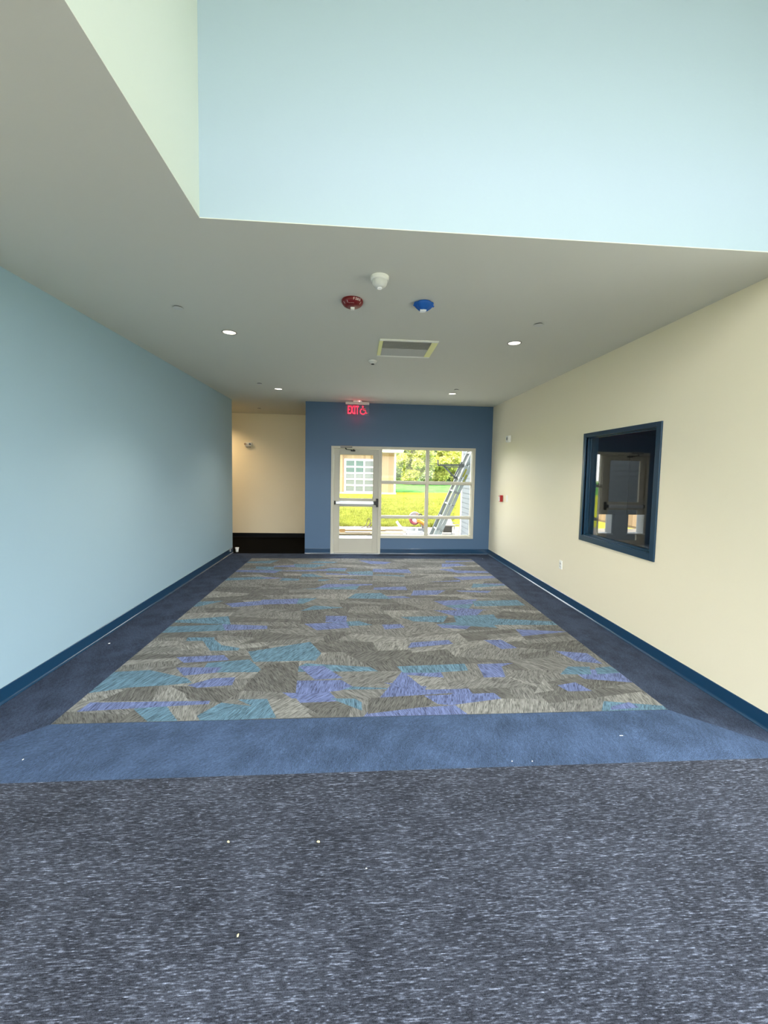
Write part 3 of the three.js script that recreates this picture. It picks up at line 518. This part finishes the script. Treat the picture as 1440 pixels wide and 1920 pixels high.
// ================================================================== outside
{
  const soil = texture(512, 512, (i, j) => { const v = 76 + 34 * (vn(i / 9, j / 9, 51) - 0.5) + 40 * (hash(i, j, 52) - 0.5) + 30 * (vn(i / 60, j / 60, 53) - 0.5); return [v * 0.98, v * 0.93, v * 0.85]; });
  const lawnT = texture(1024, 1024, (i, j) => { const a = vn(i / 3, j / 3, 61), c = vn(i / 40, j / 40, 62), f = hash(i, j, 63), k = 0.72 + 0.45 * a + 0.3 * (c - 0.5) + 0.2 * (f - 0.5); return [118 * k, 122 * k, 34 * k]; });
  const shadedGrassT = texture(512, 512, (i, j) => { const a = vn(i / 4, j / 4, 65), c = vn(i / 50, j / 50, 66), k = 0.75 + 0.4 * a + 0.3 * (c - 0.5); return [62 * k, 100 * k, 50 * k]; });
  const g = struct('ground', flat([[-150, 120], [150, 120], [150, -150], [-150, -150]], -0.22, 0.2), std(0x66734a, 1));
  struct('lawn', flat([[-30, -13.4], [9.6, -13.0], [16, -13.0], [16, -36.5], [-30, -36.5]], -0.15, 1 / 3), phys({ roughness: 1, specularIntensity: 0, map: lawnT }), 'sunlit yellow green lawn');
  struct('field', flat([[-60, -36.5], [60, -36.5], [60, -110], [-60, -110]], -0.16, 1 / 6), phys({ roughness: 1, specularIntensity: 0, map: shadedGrassT }), 'grass before the trees, tree shade put into its deeper green');  // green deepened here to paint in the shade of the trees
  struct('ground_apron', flat([[-8, -8.29], [9.6, -8.29], [9.6, -13.1], [-8, -13.5]], -0.12, 1 / 2), std(0xffffff, 1, { map: soil }), 'pale gravel strip outside the door');
  struct('pavement', b(-0.85, 2.79, -0.15, -0.045, -8.3, -10.1), std(0x686c73, 0.9), 'concrete landing outside the exit door');
  struct('pavement_front', b(-14, 14, -0.2, -0.03, ZF + 0.2, 22), std(0x4a4a48, 0.95));
  // grass tufts
  const blade = [];
  for (let i = 0; i < 5; i++) { const t = new THREE.ConeGeometry(0.012, 0.11, 3, 1).translate(0, 0.05, 0).rotateZ(rr(-0.5, 0.5)).rotateX(rr(-0.5, 0.5)).translate(rr(-0.05, 0.05), 0, rr(-0.05, 0.05)); blade.push(t); }
  const N = 26000, tg = merge(blade), im = new THREE.InstancedMesh(tg, std(0xffffff, 1), N), m4 = new THREE.Matrix4(), q = new THREE.Quaternion(), col = new THREE.Color();
  for (let i = 0; i < N; i++) {
    const t = Math.pow(rnd(), 1.7), z = -13.15 - t * 15, x = rr(-2.5, 3.2 + t * 4), s = rr(0.6, 1.5) * (vn(x * 1.2, z * 1.2, 71) + 0.4);
    q.setFromAxisAngle(V(0, 1, 0), rr(0, 6.3)); m4.compose(V(x, -0.152, z), q, V(s, s, s)); im.setMatrixAt(i, m4);
    const k = rr(0.75, 1.15); col.setRGB(0.185 * k, 0.20 * k, 0.02 * k); im.setColorAt(i, col);
  }
  im.name = 'grass'; im.castShadow = im.receiveShadow = true; im.userData = { kind: 'stuff', label: 'bright yellow green grass blades of the lawn', category: 'grass' }; scene.add(im);
}
// siding helper: lap boards on a vertical wall running along z, facing nx
function laps(parent, x, nx, z0, z1, y0, y1, mat) {
  const ex = 0.127, n = Math.floor((y1 - y0) / ex), s = new THREE.Shape(); s.moveTo(0, 0); s.lineTo(0.014, 0); s.lineTo(0.005, ex + 0.008); s.lineTo(0, ex + 0.008); s.closePath();
  const g = new THREE.ExtrudeGeometry(s, { depth: Math.abs(z1 - z0), bevelEnabled: false }); if (nx < 0) g.scale(-1, 1, 1);
  if (nx < 0) { const ix = g.attributes.position; for (let i = 0; i < ix.count; i += 3) for (const a of Object.values(g.attributes)) for (let c = 0; c < a.itemSize; c++) { const t = a.getComponent(i, c); a.setComponent(i, c, a.getComponent(i + 2, c)); a.setComponent(i + 2, c, t); } g.computeVertexNormals(); }
  for (let i = 0; i < n; i++) { const m = part('lap_board', g, mat, parent); m.position.set(x, y0 + i * ex, Math.min(z0, z1)); }
}
{
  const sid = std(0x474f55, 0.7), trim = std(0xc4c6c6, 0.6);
  const w = struct('wall_wing', null, null, 'pale blue grey lap siding beyond the ladder');
  part('wall_core', b(2.82, 3.0, -0.15, 3.1, -8.293, -10.5), sid, w);
  laps(w, 2.822, -1, -8.3, -10.5, -0.1, 3.1, sid);
  part('corner_trim', [b(2.79, 2.83, -0.15, 3.1, -10.5, -10.6), b(2.79, 3.02, -0.15, 3.1, -10.56, -10.6)], trim, w, 'white corner trim');
  const a = struct('wall_outside_alcove', null, null, 'grey lap siding of the passage');
  part('wall_core', b(XA + 0.17, XA + 0.2, -0.15, 3.1, -8.293, -10.25), sid, a);
  laps(a, XA + 0.2, 1, -8.3, -10.25, -0.1, 3.1, sid);
}
struct('wall_outside_back', [b(XA + 0.2, -0.507, -0.15, 3.1, ZB - 0.2, ZB - 0.215), b(0.487, 2.42, -0.15, 0.328, ZB - 0.2, ZB - 0.215), b(-0.507, 2.42, 2.19, 3.1, ZB - 0.2, ZB - 0.215), b(2.42, 2.8, -0.15, 3.1, ZB - 0.2, ZB - 0.215)], std(0xb9c0c4, 0.8));  // unseen outer skin, kept light to bounce daylight onto the ladder
// ------------------------------------------------------------------ pine clad shed with the glazed overhead door
{
  const pine = [0x7b664c, 0x735c40, 0x816e53, 0x6b533a].map((c) => std(c, 0.75)), trim = std(0xd6d4cc, 0.6), z = -33;
  const t = thing('shed', 'pine clad shed with a white gridded overhead door across the lawn', 'shed', [0, -0.15, z]);
  part('wall', [b(-8, -1.0, 0, 3.6, -0.2, -0.1), b(1.45, 3.2, 0, 3.6, -0.2, -0.1), b(-1.0, 1.45, 2.8, 3.6, -0.2, -0.1), b(-8, -7.9, 0, 3.6, -7, -0.2), b(3.1, 3.2, 0, 3.6, -7, -0.2), b(-8, 3.2, 0, 3.6, -7.1, -7)], pine[0], t);
  for (let x = -8, i = 0; x < 3.1; x += 0.19, i++) {
    const inDoor = x > -1.15 && x < 1.42, y0 = inDoor ? 2.84 : 0.1, m = part('cladding_board', rb(x, x + 0.186, y0, 3.42, -0.1, -0.072 - 0.008 * hash(i, 3, 1), 0.004), pine[Math.floor(hash(i, 9, 2) * 4)], t);
  }
  part('corner_board', b(3.1, 3.24, 0, 3.44, -0.2, -0.06), trim, t);
  part('fascia', b(-8.4, 3.75, 3.42, 3.74, -0.1, 0.45), trim, t);
  part('gutter', [rod(V(3.68, 3.62, -7.4), V(3.68, 3.62, 0.5), 0.14, 14), rod(V(-8.4, 3.64, 0.5), V(3.75, 3.64, 0.5), 0.07, 10)], trim, t);
  const rs = new THREE.Shape(); rs.moveTo(-0.55, 3.74); rs.lineTo(7.7, 3.74); rs.lineTo(3.5, 5.4); rs.closePath();
  part('roof', new THREE.ExtrudeGeometry(rs, { depth: 12.2, bevelEnabled: false }).rotateY(Math.PI / 2).translate(-8.4, 0, 0), std(0x6d6a66, 0.9), t);
  part('foundation', b(-8.05, 3.3, 0, 0.12, -7.1, -0.02), std(0x9a968e, 0.9), t);
  part('interior_wall', [b(-2, 2.6, 0, 3.4, -3.1, -3), b(-2, 2.6, 0.1, 0.14, -3, -0.2)], std(0xe9e6dc, 0.8), t);
  const dr = part('overhead_door', [b(-1.0, -0.86, 0.1, 2.86, -0.1, -0.04), b(1.36, 1.5, 0.1, 2.86, -0.1, -0.04), b(-0.86, 1.36, 2.71, 2.86, -0.1, -0.04), b(-0.86, 1.36, 0.1, 0.2, -0.1, -0.04)], trim, t, 'white frame of the overhead door');
  const pane = phys({ color: 0x62696b, roughness: 0.35, transmission: 0.4, thickness: 0 }), teal = phys({ color: 0x3c5853, roughness: 0.2, transmission: 0.3, thickness: 0 });  // teal tint on the upper left panes paints in glass reflections
  for (let c = 1; c < 3; c++) part('muntin', b(-0.86 + c * 0.74 - 0.05, -0.86 + c * 0.74 + 0.05, 0.2, 2.71, -0.09, -0.05), trim, dr);
  for (let r = 1; r < 5; r++) part('rail', b(-0.86, 1.36, 0.2 + r * 0.502 - 0.06, 0.2 + r * 0.502 + 0.06, -0.09, -0.048), trim, dr);
  for (let c = 0; c < 3; c++) for (let r = 0; r < 5; r++) part('pane', b(-0.86 + c * 0.74, -0.86 + c * 0.74 + 0.74, 0.2 + r * 0.502, 0.7 + r * 0.502, -0.08, -0.07), r > 2 && c < 2 ? teal : pane, dr);
}
{ // second pine building to the right, glimpsed through the dark office
  const t = thing('pine_building', 'pine clad building glimpsed through the low office windows', 'building', [9.7, -0.15, -15]);
  const pine = [0x5f4b30, 0x58442a, 0x655137].map((c) => std(c, 0.75));
  part('wall', b(0.03, 5, 0, 3.6, -6, 6), pine[0], t);
  for (let i = 0; i < 60; i++) part('cladding_board', rb(0, 0.03, 0.08, 3.5, -6 + i * 0.2, -6 + i * 0.2 + 0.195, 0.004), pine[i * 7 % 3], t);
  part('roof', b(-0.5, 5.5, 3.6, 3.75, -6.5, 6.5), std(0x6d6a66, 0.9), t);
}
// ------------------------------------------------------------------ trees
{
  const lg = []; for (let i = 0; i < 6; i++) { const g = new THREE.PlaneGeometry(0.2, 0.15, 2, 1); const p = g.attributes.position; for (let k = 0; k < p.count; k++) p.setZ(k, -Math.abs(p.getX(k)) * 0.35); g.rotateX(rr(0, 6.3)).rotateY(rr(0, 6.3)).rotateZ(rr(0, 6.3)).translate(rr(-0.22, 0.22), rr(-0.2, 0.2), rr(-0.22, 0.22)); lg.push(g); }
  const leafG = merge(lg); leafG.computeVertexNormals();
  const leafM = phys({ color: 0xffffff, roughness: 0.9, transmission: 0.35, thickness: 0, side: THREE.DoubleSide });
  const bark = std(0x6a5a48, 0.95);
  function tree(x, z, h, r, col, label, n, conical = false) {
    const t = thing(conical ? 'evergreen_tree' : 'tree', label, 'tree', [x, -0.18, z]);
    part('trunk', [rod(V(0, 0, 0), V(0.1, h * 0.45, 0), 0.22, 10), rod(V(0.1, h * 0.4, 0), V(r * 0.4, h * 0.75, 0.3), 0.1, 8), rod(V(0.1, h * 0.38, 0), V(-r * 0.4, h * 0.7, -0.2), 0.1, 8), rod(V(0.1, h * 0.42, 0), V(0, h * 0.9, 0), 0.09, 8)], bark, t);
    const blobs = []; for (let i = 0; i < 26; i++) { const u = rnd(), a = rr(0, 6.3), rad = conical ? r * (1 - u) * 0.8 : r * Math.sqrt(Math.max(0, 1 - (2 * u - 0.9) ** 2)) * rr(0.12, 0.95); blobs.push([Math.cos(a) * rad, h * (0.06 + 0.86 * u), Math.sin(a) * rad, rr(0.7, 1.25) * r * (conical ? 0.22 : 0.3)]); }
    const im = new THREE.InstancedMesh(leafG, leafM, n), m = new THREE.Matrix4(), q = new THREE.Quaternion(), c = new THREE.Color();
    for (let i = 0; i < n; i++) {
      const o = blobs[Math.floor(rnd() * blobs.length)], v = V(rr(-1, 1), rr(-1, 1), rr(-1, 1)).normalize().multiplyScalar(o[3] * Math.cbrt(rr(0.25, 1)));
      q.setFromEuler(new THREE.Euler(rr(0, 6), rr(0, 6), rr(0, 6))); const s = rr(0.8, 1.5); m.compose(V(o[0] + v.x, Math.max(0.2, o[1] + v.y * 0.8), o[2] + v.z), q, V(s, s, s)); im.setMatrixAt(i, m);
      const k = rr(0.7, 1.2); c.setRGB(col[0] * k, col[1] * k, col[2] * k); im.setColorAt(i, c);
    }
    im.name = numbered('foliage'); im.userData.kind = 'stuff'; im.castShadow = im.receiveShadow = true; t.add(im);
  }
  const yg = [0.42, 0.44, 0.07], mg = [0.26, 0.33, 0.11], dg = [0.13, 0.21, 0.09];
  tree(8.6, -60, 10, 3.0, yg, 'bright yellow green tree right of the shed', 9500);
  tree(5.9, -66, 9, 2.4, mg, 'grey green tree standing just behind the shed corner', 6500);
  tree(13.6, -62, 8.0, 2.8, yg, 'yellow green tree seen between window bar and ladder', 8500);
  tree(17.6, -66, 8.5, 2.8, yg, 'yellow green tree behind the ladder', 8500);
  tree(12.2, -84, 16, 4.6, dg, 'tall dark green tree behind the yellow green ones, left', 11000);
  tree(20.5, -86, 17, 5.0, dg, 'tall dark green tree behind the yellow green ones, right', 11000);
  tree(5.5, -92, 17, 5.0, mg, 'tall mid green tree behind the shed', 9000);
  tree(14.6, -79, 9, 3.4, mg, 'low mid green tree filling the gap left of the ladder', 9000);
  tree(8.4, -80, 9.5, 3.4, mg, 'low mid green tree close behind the shed corner, in the second row', 9000);
  tree(27, -88, 16, 5, mg, 'tall mid green tree beyond the siding wall', 6000);
  tree(-4, -95, 16, 6, mg, 'tall mid green tree hidden mostly by the shed roof', 4000);
}
// ------------------------------------------------------------------ ladder with jack
{
  const al = std(0x9aa1a0, 0.5, { metalness: 0.1 }), alD = std(0x868b8a, 0.5, { metalness: 0.1 }), k = 0.4295;
  const t = thing('extension_ladder', 'aluminium extension ladder leaning against the siding wall', 'ladder', [1.60, -0.12, -8.8]);
  const base = [0, 0], dir = V(k, 1, 0).normalize(), nrm = V(1, -k, 0).normalize();
  const at = (s, off, z) => dir.clone().multiplyScalar(s).addScaledVector(nrm, off).add(V(0, 0, z));
  const rail = (s0, s1, off, z) => { // C-channel, web facing outward along z
    const w = 0.072, parts = [];
    const mk = (o0, o1, z0, z1) => { const g = new THREE.BoxGeometry(s1 - s0, Math.abs(o1 - o0), Math.abs(z1 - z0)); g.translate((s0 + s1) / 2, -(o0 + o1) / 2 - off, z + (z0 + z1) / 2); g.rotateZ(Math.atan2(1, k)); return g; };
    parts.push(mk(-w / 2, w / 2, 0, 0.004), mk(-w / 2, -w / 2 + 0.004, 0, z > -0.2 ? -0.028 : 0.028), mk(w / 2 - 0.004, w / 2, 0, z > -0.2 ? -0.028 : 0.028));
    return parts;
  };
  const LB = 2.82, F0 = 0.28, LF = 2.86;
  part('rail', rail(0, LB, 0, 0), al, t); part('rail', rail(0, LB, 0, -0.42), alD, t);
  part('fly_rail', rail(F0, LF, 0.083, 0.006), al, t); part('fly_rail', rail(F0, LF, 0.083, -0.414), alD, t);
  for (let i = 0; i < 9; i++) {
    const s = 0.258 + i * 0.3153, a = at(s, 0, 0.008), c = at(s, 0, -0.42); const ru = part('rung', rod(a, c, 0.017, 12), std(0xd5d8d8, 0.4, { metalness: 0.1 }), t);
    part('rung_end', new THREE.CylinderGeometry(0.014, 0.014, 0.006, 14).rotateX(Math.PI / 2).translate(a.x, a.y, 0.008), std(0x2c2f29, 0.7), ru);
    if (s > F0 + 0.05) { const e = at(s, 0.083, 0.014), f = at(s, 0.083, -0.414), r2 = part('rung', rod(e, f, 0.017, 12), std(0xd5d8d8, 0.4, { metalness: 0.1 }), t); part('rung_end', new THREE.CylinderGeometry(0.014, 0.014, 0.006, 14).rotateX(Math.PI / 2).translate(e.x, e.y, 0.014), std(0x2c2f29, 0.7), r2); }
  }
  const st = std(0x85861c, 0.6);
  for (const [s, off] of [[1.97, 0.02], [1.86, 0.083]]) part('warning_sticker', (() => { const g = new THREE.BoxGeometry(0.19, 0.04, 0.002); g.translate(s, -off, 0.012).rotateZ(Math.atan2(1, k)); return g; })(), st, t, 'yellow green sticker');
  for (const z of [0, -0.42]) part('foot', new RoundedBoxGeometry(0.12, 0.03, 0.05, 2, 0.008).translate(0, 0.015, z), M.black, t);
  for (const s of [0.6, 1.5, 2.2]) part('rail_guide', (() => { const g = new RoundedBoxGeometry(0.05, 0.15, 0.012, 2, 0.003); g.translate(s, -0.042, 0.012).rotateZ(Math.atan2(1, k)); return g; })(), alD, t);
  // ladder jack clamped on the rungs
  const j = thing('ladder_jack', 'grey triangular bracket hooked onto the ladder', 'ladder jack', [0, 0, -8.8]);
  const gm = std(0x56595a, 0.5, { metalness: 0.2 });
  part('arm', [bar(V(1.80, 1.845, -0.03), V(2.40, 1.862, -0.03), 0.035, 0.04), bar(V(1.95, 1.805, -0.03), V(2.38, 1.818, -0.03), 0.02, 0.02)], gm, j);
  part('end_stop', bar(V(1.805, 1.83, -0.03), V(1.795, 1.965, -0.03), 0.04, 0.025), gm, j);
  part('brace', bar(V(1.93, 1.83, -0.03), V(2.19, 1.575, -0.03), 0.03, 0.03), gm, j);
  part('back_strut', bar(V(2.17, 1.57, -0.045), V(2.34, 1.93, -0.045), 0.03, 0.03), gm, j);
  part('hook', [bar(V(2.33, 1.86, -0.05), V(2.40, 1.84, -0.05), 0.02, 0.05), bar(V(2.16, 1.58, -0.05), V(2.26, 1.57, -0.05), 0.02, 0.05)], gm, j);
}
// ------------------------------------------------------------------ mitre saw on the gravel
{
  const t = thing('mitre_saw', 'yellow and grey mitre saw with a red disc standing on the gravel', 'saw', [1.68, -0.12, -11.3]);
  const grey = std(0x6c6769, 0.45), yel = std(0x96661c, 0.5), red = std(0x6c2a31, 0.5), lt = std(0x83888c, 0.45);
  part('base', [rb(-0.22, 0.36, 0.03, 0.10, -0.22, 0.22, 0.02), new THREE.CylinderGeometry(0.17, 0.17, 0.03, 32).translate(0.06, 0.115, 0.02)], lt, t);
  part('fence', [rb(-0.24, 0.02, 0.13, 0.2, -0.05, -0.02, 0.006), rb(0.1, 0.38, 0.13, 0.2, -0.05, -0.02, 0.006)], lt, t);
  for (const x of [-0.19, 0.33]) for (const z of [-0.19, 0.19]) part('foot', new THREE.CylinderGeometry(0.025, 0.03, 0.035, 14).translate(x, 0.018, z), M.black, t);
  part('pivot_arm', [bar(V(0.30, 0.1, -0.16), V(0.24, 0.36, -0.16), 0.08, 0.09), bar(V(0.24, 0.33, -0.16), V(0.05, 0.44, -0.03), 0.07, 0.06)], grey, t);
  const gs = new THREE.Shape(); gs.absarc(0, 0, 0.165, -0.25, Math.PI + 0.35, false); gs.absarc(0, 0, 0.05, Math.PI + 0.35, -0.25, true); gs.closePath();
  part('blade_guard', new THREE.ExtrudeGeometry(gs, { depth: 0.07, bevelEnabled: true, bevelSize: 0.01, bevelThickness: 0.01, bevelSegments: 2 }).rotateZ(-0.15).translate(0, 0.50, -0.04), grey, t, 'grey upper blade guard');
  part('lower_guard', new THREE.TorusGeometry(0.115, 0.042, 12, 40, Math.PI * 1.25).rotateZ(Math.PI * 0.92).translate(-0.01, 0.46, 0.03), red, t, 'dull red lower guard');
  const bl = new THREE.Shape(); for (let i = 0; i < 60; i++) { const a = i / 60 * Math.PI * 2, r = i % 2 ? 0.15 : 0.143; bl[i ? 'lineTo' : 'moveTo'](Math.cos(a) * r, Math.sin(a) * r); } bl.closePath();
  part('blade', new THREE.ExtrudeGeometry(bl, { depth: 0.003, bevelEnabled: false }).translate(0, 0.48, 0.0), std(0xd9d9d9, 0.3, { metalness: 0.8 }), t);
  part('guard_stripe', bar(V(0.03, 0.63, 0.05), V(0.12, 0.5, 0.055), 0.035, 0.012), yel, t, 'yellow stripe');
  part('motor', [new THREE.CylinderGeometry(0.062, 0.062, 0.2, 24).rotateZ(1.05).translate(0.2, 0.37, 0.06), rb(0.05, 0.16, 0.38, 0.48, 0.02, 0.1, 0.02)], yel, t, 'yellow motor');
  part('handle', new THREE.TorusGeometry(0.06, 0.016, 10, 24).rotateY(0.3).translate(0.14, 0.56, 0.06), M.black, t);
}
{
  const t = thing('table_saw', 'grey table saw with a white guard on folding legs behind the ladder', 'table saw', [2.56, -0.12, -11.3]);
  const g = std(0x6e6d69, 0.5), w = std(0xc2c5c6, 0.5), s = std(0x53524e, 0.5);
  part('table', rb(-0.14, 0.22, 0.31, 0.345, -0.3, 0.3, 0.008), g, t);
  part('extension_rail', [b(0.2, 0.34, 0.335, 0.355, -0.27, -0.22), b(0.2, 0.34, 0.335, 0.355, 0.22, 0.27)], s, t);
  part('housing', rb(-0.1, 0.16, 0.12, 0.31, -0.2, 0.2, 0.02), s, t);
  const wg = new THREE.Shape(); wg.moveTo(-0.1, 0); wg.quadraticCurveTo(-0.04, 0.24, 0.04, 0.22); wg.quadraticCurveTo(0.16, 0.16, 0.2, 0); wg.closePath();
  part('blade_guard', new THREE.ExtrudeGeometry(wg, { depth: 0.05, bevelEnabled: true, bevelSize: 0.008, bevelThickness: 0.008 }).translate(0, 0.35, -0.02), w, t, 'white blade guard');
  for (const [x0, x1, z] of [[-0.12, -0.18, 0.24], [-0.12, -0.18, -0.24], [0.2, 0.27, 0.24], [0.2, 0.27, -0.24]]) part('leg', rod(V(x0, 0.31, z), V(x1, 0.0, z * 1.15), 0.018, 10), w, t);
}
// ------------------------------------------------------------------ lumber and scraps outside the door
{
  const cream = [0x66583d, 0x5a4b31, 0x70654f].map((c) => std(c, 0.8)), wht = std(0x5e6976, 0.6), tan = std(0x6a5230, 0.8);
  const board = (x0, x1, z, w, y, mat, label, turn = 0, h = 0.03) => { const m = solo('board', new RoundedBoxGeometry(x1 - x0, h, w, 1, 0.003), mat, label, 'board', 'boards lying outside the exit door'); m.position.set((x0 + x1) / 2, y + h / 2, z); m.rotation.y = turn; };
  board(-0.75, 1.9, -10.55, 0.19, -0.12, wht, 'white trim board nearest the exit door sill', 0.01);
  board(-0.8, 1.5, -10.82, 0.19, -0.12, wht, 'white trim board second from the door, before the cream lumber', -0.012);
  board(-0.7, 1.35, -11.35, 0.14, -0.12, cream[0], 'cream board directly behind the white trim boards', 0.02, 0.04);
  board(-1.0, 1.3, -11.62, 0.14, -0.12, cream[2], 'pale cream board in the middle of the lumber', -0.015, 0.04);
  board(-0.9, 0.9, -12.1, 0.14, -0.12, cream[1], 'tan board behind the middle of the lumber', 0.03, 0.04);
  board(-0.2, 1.8, -12.3, 0.19, -0.12, cream[2], 'pale board farthest from the door by the grass', -0.03, 0.04);
  const bl = solo('wood_block', new RoundedBoxGeometry(0.16, 0.09, 0.09, 2, 0.004), tan, 'tan wood block on the lumber left of the door glass', 'block'); bl.position.set(-0.39, -0.035, -11.62);
  const st = solo('stick', bar(V(-0.3, -0.072, -11.39), V(0.42, -0.072, -11.37), 0.03, 0.014), std(0x43382a, 0.8), 'thin brown stick lying along the cream boards', 'stick');
  const cd = solo('electrical_lead', tube([[0.18, -0.1, -12.75], [0.3, -0.07, -12.8], [0.36, 0.06, -12.85], [0.4, 0.17, -12.85], [0.47, 0.1, -12.85], [0.42, -0.05, -12.8], [0.35, -0.1, -12.75], [0.5, -0.08, -12.7], [0.58, -0.02, -12.7], [0.52, 0.06, -12.72], [0.44, -0.05, -12.7], [0.6, -0.105, -12.65]], 0.011, 90), std(0x2c1f17, 0.7), 'dark looped cord beyond the lumber', 'cord');
  const wb = solo('white_trim_piece', tube([[1.22, 0.2, -11.9], [1.28, 0.11, -11.9], [1.4, -0.01, -11.9], [1.55, -0.085, -11.9], [1.75, -0.095, -11.9]], 0.035, 30), std(0xfafafa, 0.6), 'white bent trim strip left of the mitre saw', 'trim strip');
  for (const [x, z, l] of [[0.36, -10.2, 'left'], [1.24, -10.75, 'middle'], [1.72, -10.7, 'right']]) {
    const s = thing('offcut', `grey metal offcut, ${l === 'left' ? 'just outside the door glass' : l === 'middle' ? 'below the bent white strip' : 'at the foot of the mitre saw'}`, 'offcut', [x, l === 'left' ? -0.045 : -0.085, z]);
    part('web', b(-0.13, 0.13, 0, 0.006, -0.03, 0.03), std(0x858d92, 0.5, { metalness: 0.4 }), s); part('flange', b(-0.13, 0.13, 0, 0.035, -0.03, -0.024), std(0x858d92, 0.5, { metalness: 0.4 }), s);
  }
}
renderer.render(scene, camera);
